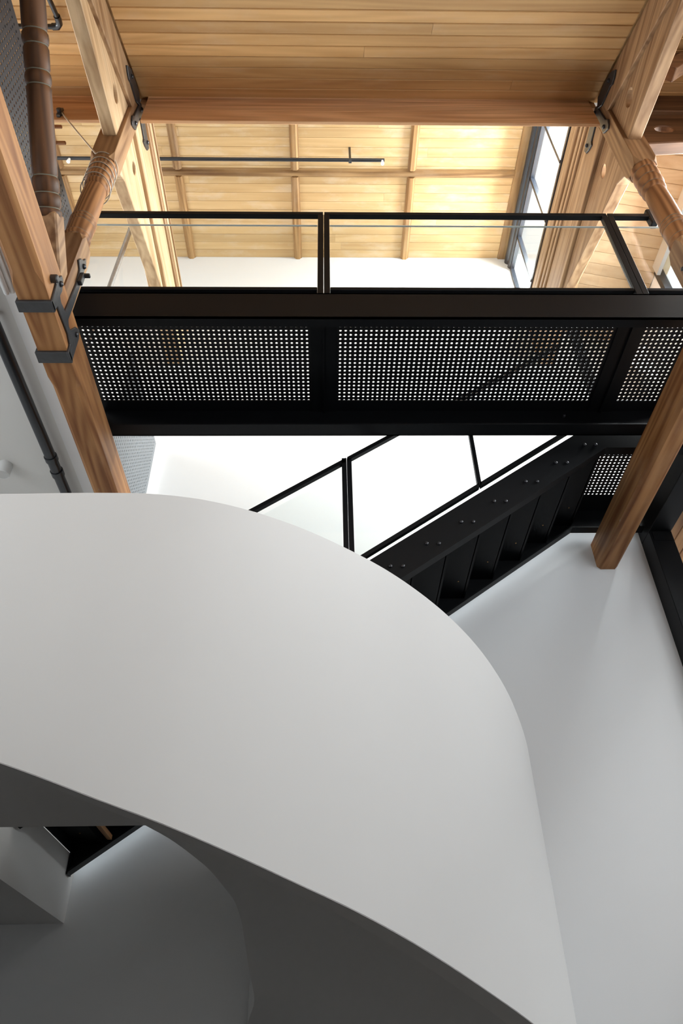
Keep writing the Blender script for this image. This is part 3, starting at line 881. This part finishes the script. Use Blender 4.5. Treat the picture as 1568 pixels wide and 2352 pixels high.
# ------------------------------------------------------------------ perforated balustrades of the upper storey
t = thing('perforated_balustrade', 'grey perforated metal balustrade panel, shade in its colour, behind the turned strut at top left', 'balustrade', (-2.02, 1.6, 4.5), 'perforated balustrades')
perf_obj('sheet', perforated((-2.02, -.6, 4.52), (0, 1, 0), (0, 0, 1), (-1, 0, 0), 3.74, 1.06, .0415, .0095, .03, .03, .004), 'perforated_shaded', t)
mesh_obj('edge_rail', MB().box(-2.05, -2.02, -.6, 3.14, 5.58, 5.60).box(-2.05, -2.022, -.6, 3.14, 4.50, 4.53), 'perforated_shaded', t)
t = thing('perforated_balustrade', 'grey perforated metal panel, lit tone in its colour, on the left tie beam near the back wall', 'balustrade', (-1.75, 5.0, 4.1), 'perforated balustrades')
perf_obj('sheet', perforated((-1.75, 4.34, 4.13), (0, 1, 0), (0, 0, 1), (-1, 0, 0), 1.18, 1.23, .0415, .0095, .03, .03, .004), 'perforated_lit', t)
mesh_obj('fold', MB().box(-1.775, -1.75, 5.52, 5.524, 4.12, 5.352).box(-1.775, -1.75, 4.34, 5.52, 5.35, 5.354).box(-1.79, -1.752, 4.34, 5.52, 4.101, 4.13), 'perforated_lit', t)

# ------------------------------------------------------------------ services and small things
# soil pipe under the left soffit
t = thing('drain_pipe', 'black drain pipe with two collars running under the white soffit on the left', 'pipe', (-2.22, 3.0, 4.07))
rp = .043
xp, zp = -2.19, 4.07
mesh_obj('pipe', MB().lathe((xp, -1.5, zp), (xp, 0, zp), [(0, rp), (6.95, rp)], 28), 'pipe_black', t, smooth=True)
for yy, ln in ((4.33, .17), (4.50, .06)):
    mesh_obj('collar', MB().lathe((xp, yy, zp), (xp, yy + 1, zp), [(0, rp + .002), (.001, rp + .008), (.05 if ln > .1 else ln, rp + .008), (.055 if ln > .1 else ln + .003, rp + .002)], 28), 'pipe_black', t, smooth=True)
mesh_obj('hanger', MB().box(xp - .012, xp + .012, 3.0, 3.03, zp + rp, 4.15), 'pipe_black', t)

t = thing('ceiling_downlight', 'small white cylindrical downlight under the white soffit at the left edge', 'light', (-2.60, 4.52, 4.03))
mesh_obj('body', MB().lathe((-2.625, 4.52, 4.15), (-2.625, 4.52, 3), [(0, .056), (.105, .056), (.11, .053)], 32), 'white_enamel', t, smooth=True)
mesh_obj('lens', MB().lathe((-2.625, 4.52, 4.041), (-2.625, 4.52, 3), [(0, .05), (.003, .048)], 32), 'lens_frost', t, smooth=True)

t = thing('tube_light', 'slim white linear light fitting left of the iron strap', 'light', (-2.02, 2.4, 4.09))
mesh_obj('tube', MB().lathe((-2.035, 1.7, 4.085), (-2.035, 3, 4.085), [(0, .018), (1.13, .018), (1.14, .014)], 20), 'white_enamel', t, smooth=True)
mesh_obj('housing', MB().box(-2.025, -1.995, 1.7, 2.85, 4.10, 4.124), 'white_enamel', t, bevel=.003)

# sprinkler pipe under the lantern ceiling
t = thing('sprinkler_pipe', 'thin black sprinkler pipe hung across the lantern ceiling', 'pipe', (-1.2, 4.14, 8.6))
mesh_obj('pipe', MB().lathe((XL, 4.14, 8.6), (1, 4.14, 8.6), [(0, .021), (.692 - XL, .021), (.694 - XL, .017)], 16), 'pipe_black', t, smooth=True)
mesh_obj('hanger', MB().box(.28, .305, 4.13, 4.15, 8.575, 8.9).box(.275, .31, 4.115, 4.165, 8.572, 8.580), 'pipe_black', t)
mesh_obj('hanger', MB().box(-2.62, -2.595, 4.13, 4.15, 8.575, 8.9), 'pipe_black', t)
for xx in (.667, -2.95):
    h = mesh_obj('sprinkler_head', MB().lathe((xx, 4.14, 8.582), (xx, 4.14, 7), [(0, .014), (.02, .012), (.03, .018), (.036, .018), (.038, .008), (.062, .006), (.064, .022), (.068, .022)], 14), 'white_enamel', t, smooth=True)

# unseen light strip added behind the far stringer to give the wall its glow
em, ent, eb = newmat('wash_glow')
eb.inputs['Base Color'].default_value = (0.9, 0.95, 1, 1)
eb.inputs['Emission Color'].default_value = (0.84, 0.94, 1.0, 1)
eb.inputs['Emission Strength'].default_value = 3.4
t = thing('added_wash_strip', 'thin cool white light strip, unseen, added behind the steel stair to wash the back wall', 'light', (0.3, 5.51, 2.9))
def strip(y0, y1, o):
    return MB().extrude([V(XS0 - .012, y0, zb(XS0 - .012) + o), V(2.27, y0, zb(2.27) + o), V(2.27, y0, zb(2.27) + o + .02), V(XS0 - .012, y0, zb(XS0 - .012) + o + .02)], V(0, y1 - y0, 0)).box(2.27, 2.90, y0, y1, zb(2.27) + o, zb(2.27) + o + .02)
mesh_obj('added_channel', strip(5.501, 5.508, .045), 'white_enamel', t)
mesh_obj('added_diffuser', strip(5.5085, 5.518, .045), 'wash_glow', t)

# pipe with elbow under the sloped boards at top left
t = thing('conduit_elbow', 'black pipe with an elbow under the sloped boards at the top left', 'pipe', (-2.05, 2.1, 6.55))
e0 = V(-2.05, 2.125, 6.585)
dr = V(0, -1, -.59).normalized()
pts = [e0 + dr * 2.2, e0 + dr * .06, e0 + dr * .03 + V(-.004, .012, .007), e0 + V(-.025, .022, .013), e0 + V(-.06, .025, .015), e0 + V(-1.6, .025, .015)]
mesh_obj('pipe', MB().tube(pts, .019, 14), 'pipe_black', t, smooth=True, angle=60)
mesh_obj('elbow', MB().tube([e0 + dr * .075, e0 + dr * .045, e0 + dr * .02 + V(-.006, .014, .008), e0 + V(-.03, .024, .014), e0 + V(-.07, .025, .015)], .026, 16), 'pipe_black', t, smooth=True, angle=60)

# galvanised pole beyond the bridge on the left
t = thing('steel_pole', 'silver galvanised pole seen through the bridge glass on the left', 'pole', (-1.99, 4.0, 4.5))
mesh_obj('tube', MB().lathe((-2.01, 4.0, 4.5), (-1.93, 4.0, 7.1), [(0, .024), (2.6, .024)], 18), 'galvanised', t, smooth=True)
mesh_obj('base_plate', MB().box(-2.07, -1.95, 3.94, 4.06, 4.50, 4.512), 'galvanised', t)

# cable from the purlin clamp, wound round the left post
t = thing('steel_cable', 'thin twisted cable from a black clamp wound around the left turned post', 'cable', (-1.755, 2.89, 5.6))
cx, cy = -1.755, 2.89
start = V(-2.272, 2.842, 6.72)
hit = V(-1.80, 2.785, 5.86)
for off in (0, .012):
    mesh_obj('strand', MB().tube([start + V(0, 0, off), start.lerp(hit, .5) + V(0, 0, -.004 + off), hit + V(.0, 0, off)], .0038, 8), 'cable_steel', t, smooth=True)
coil = []
for k in range(0, 150):
    a = math.radians(250 + k * 12)
    f = k / 150
    z = 5.86 - .40 * f + .035 * math.sin(k * .21 + 1.0)
    r = .107
    coil.append(V(cx + r * math.cos(a), cy + r * math.sin(a), z))
mesh_obj('winding', MB().tube([hit] + coil, .0042, 8), 'cable_steel', t, smooth=True)
mesh_obj('clamp', MB().lathe((-2.285, 2.858, 6.72), (-2.285, 2, 6.72), [(0, .035), (.012, .03), (.02, .02), (.05, .022), (.055, .012)], 16).bar((-2.285, 2.845, 6.66), (-2.285, 2.845, 6.80), .03, .02, (1, 0, 0)), 'iron', t, smooth=True)

# hanging rungs left of the strut
t = thing('rung_ladder', 'brown wooden rungs on a black strap hanging left of the left post', 'ladder', (-2.4, 3.0, 6.4))
for (xe, zz) in ((-2.545, 7.43), (-2.42, 7.10), (-2.33, 6.81), (-2.23, 6.505)):
    mesh_obj('rung', MB().lathe((-3.1, 3.0, zz), (0, 3.0, zz), [(0, .016), (xe + 3.1 - .004, .016), (xe + 3.1, .012)], 14), 'rung_x', t, smooth=True)
mesh_obj('strap', MB().tube([V(-2.56, 3.0, 7.5), V(-2.49, 3.0, 7.12), V(-2.42, 3.0, 6.82), V(-2.315, 3.0, 6.47)], .010, 8), 'iron', t, smooth=True)
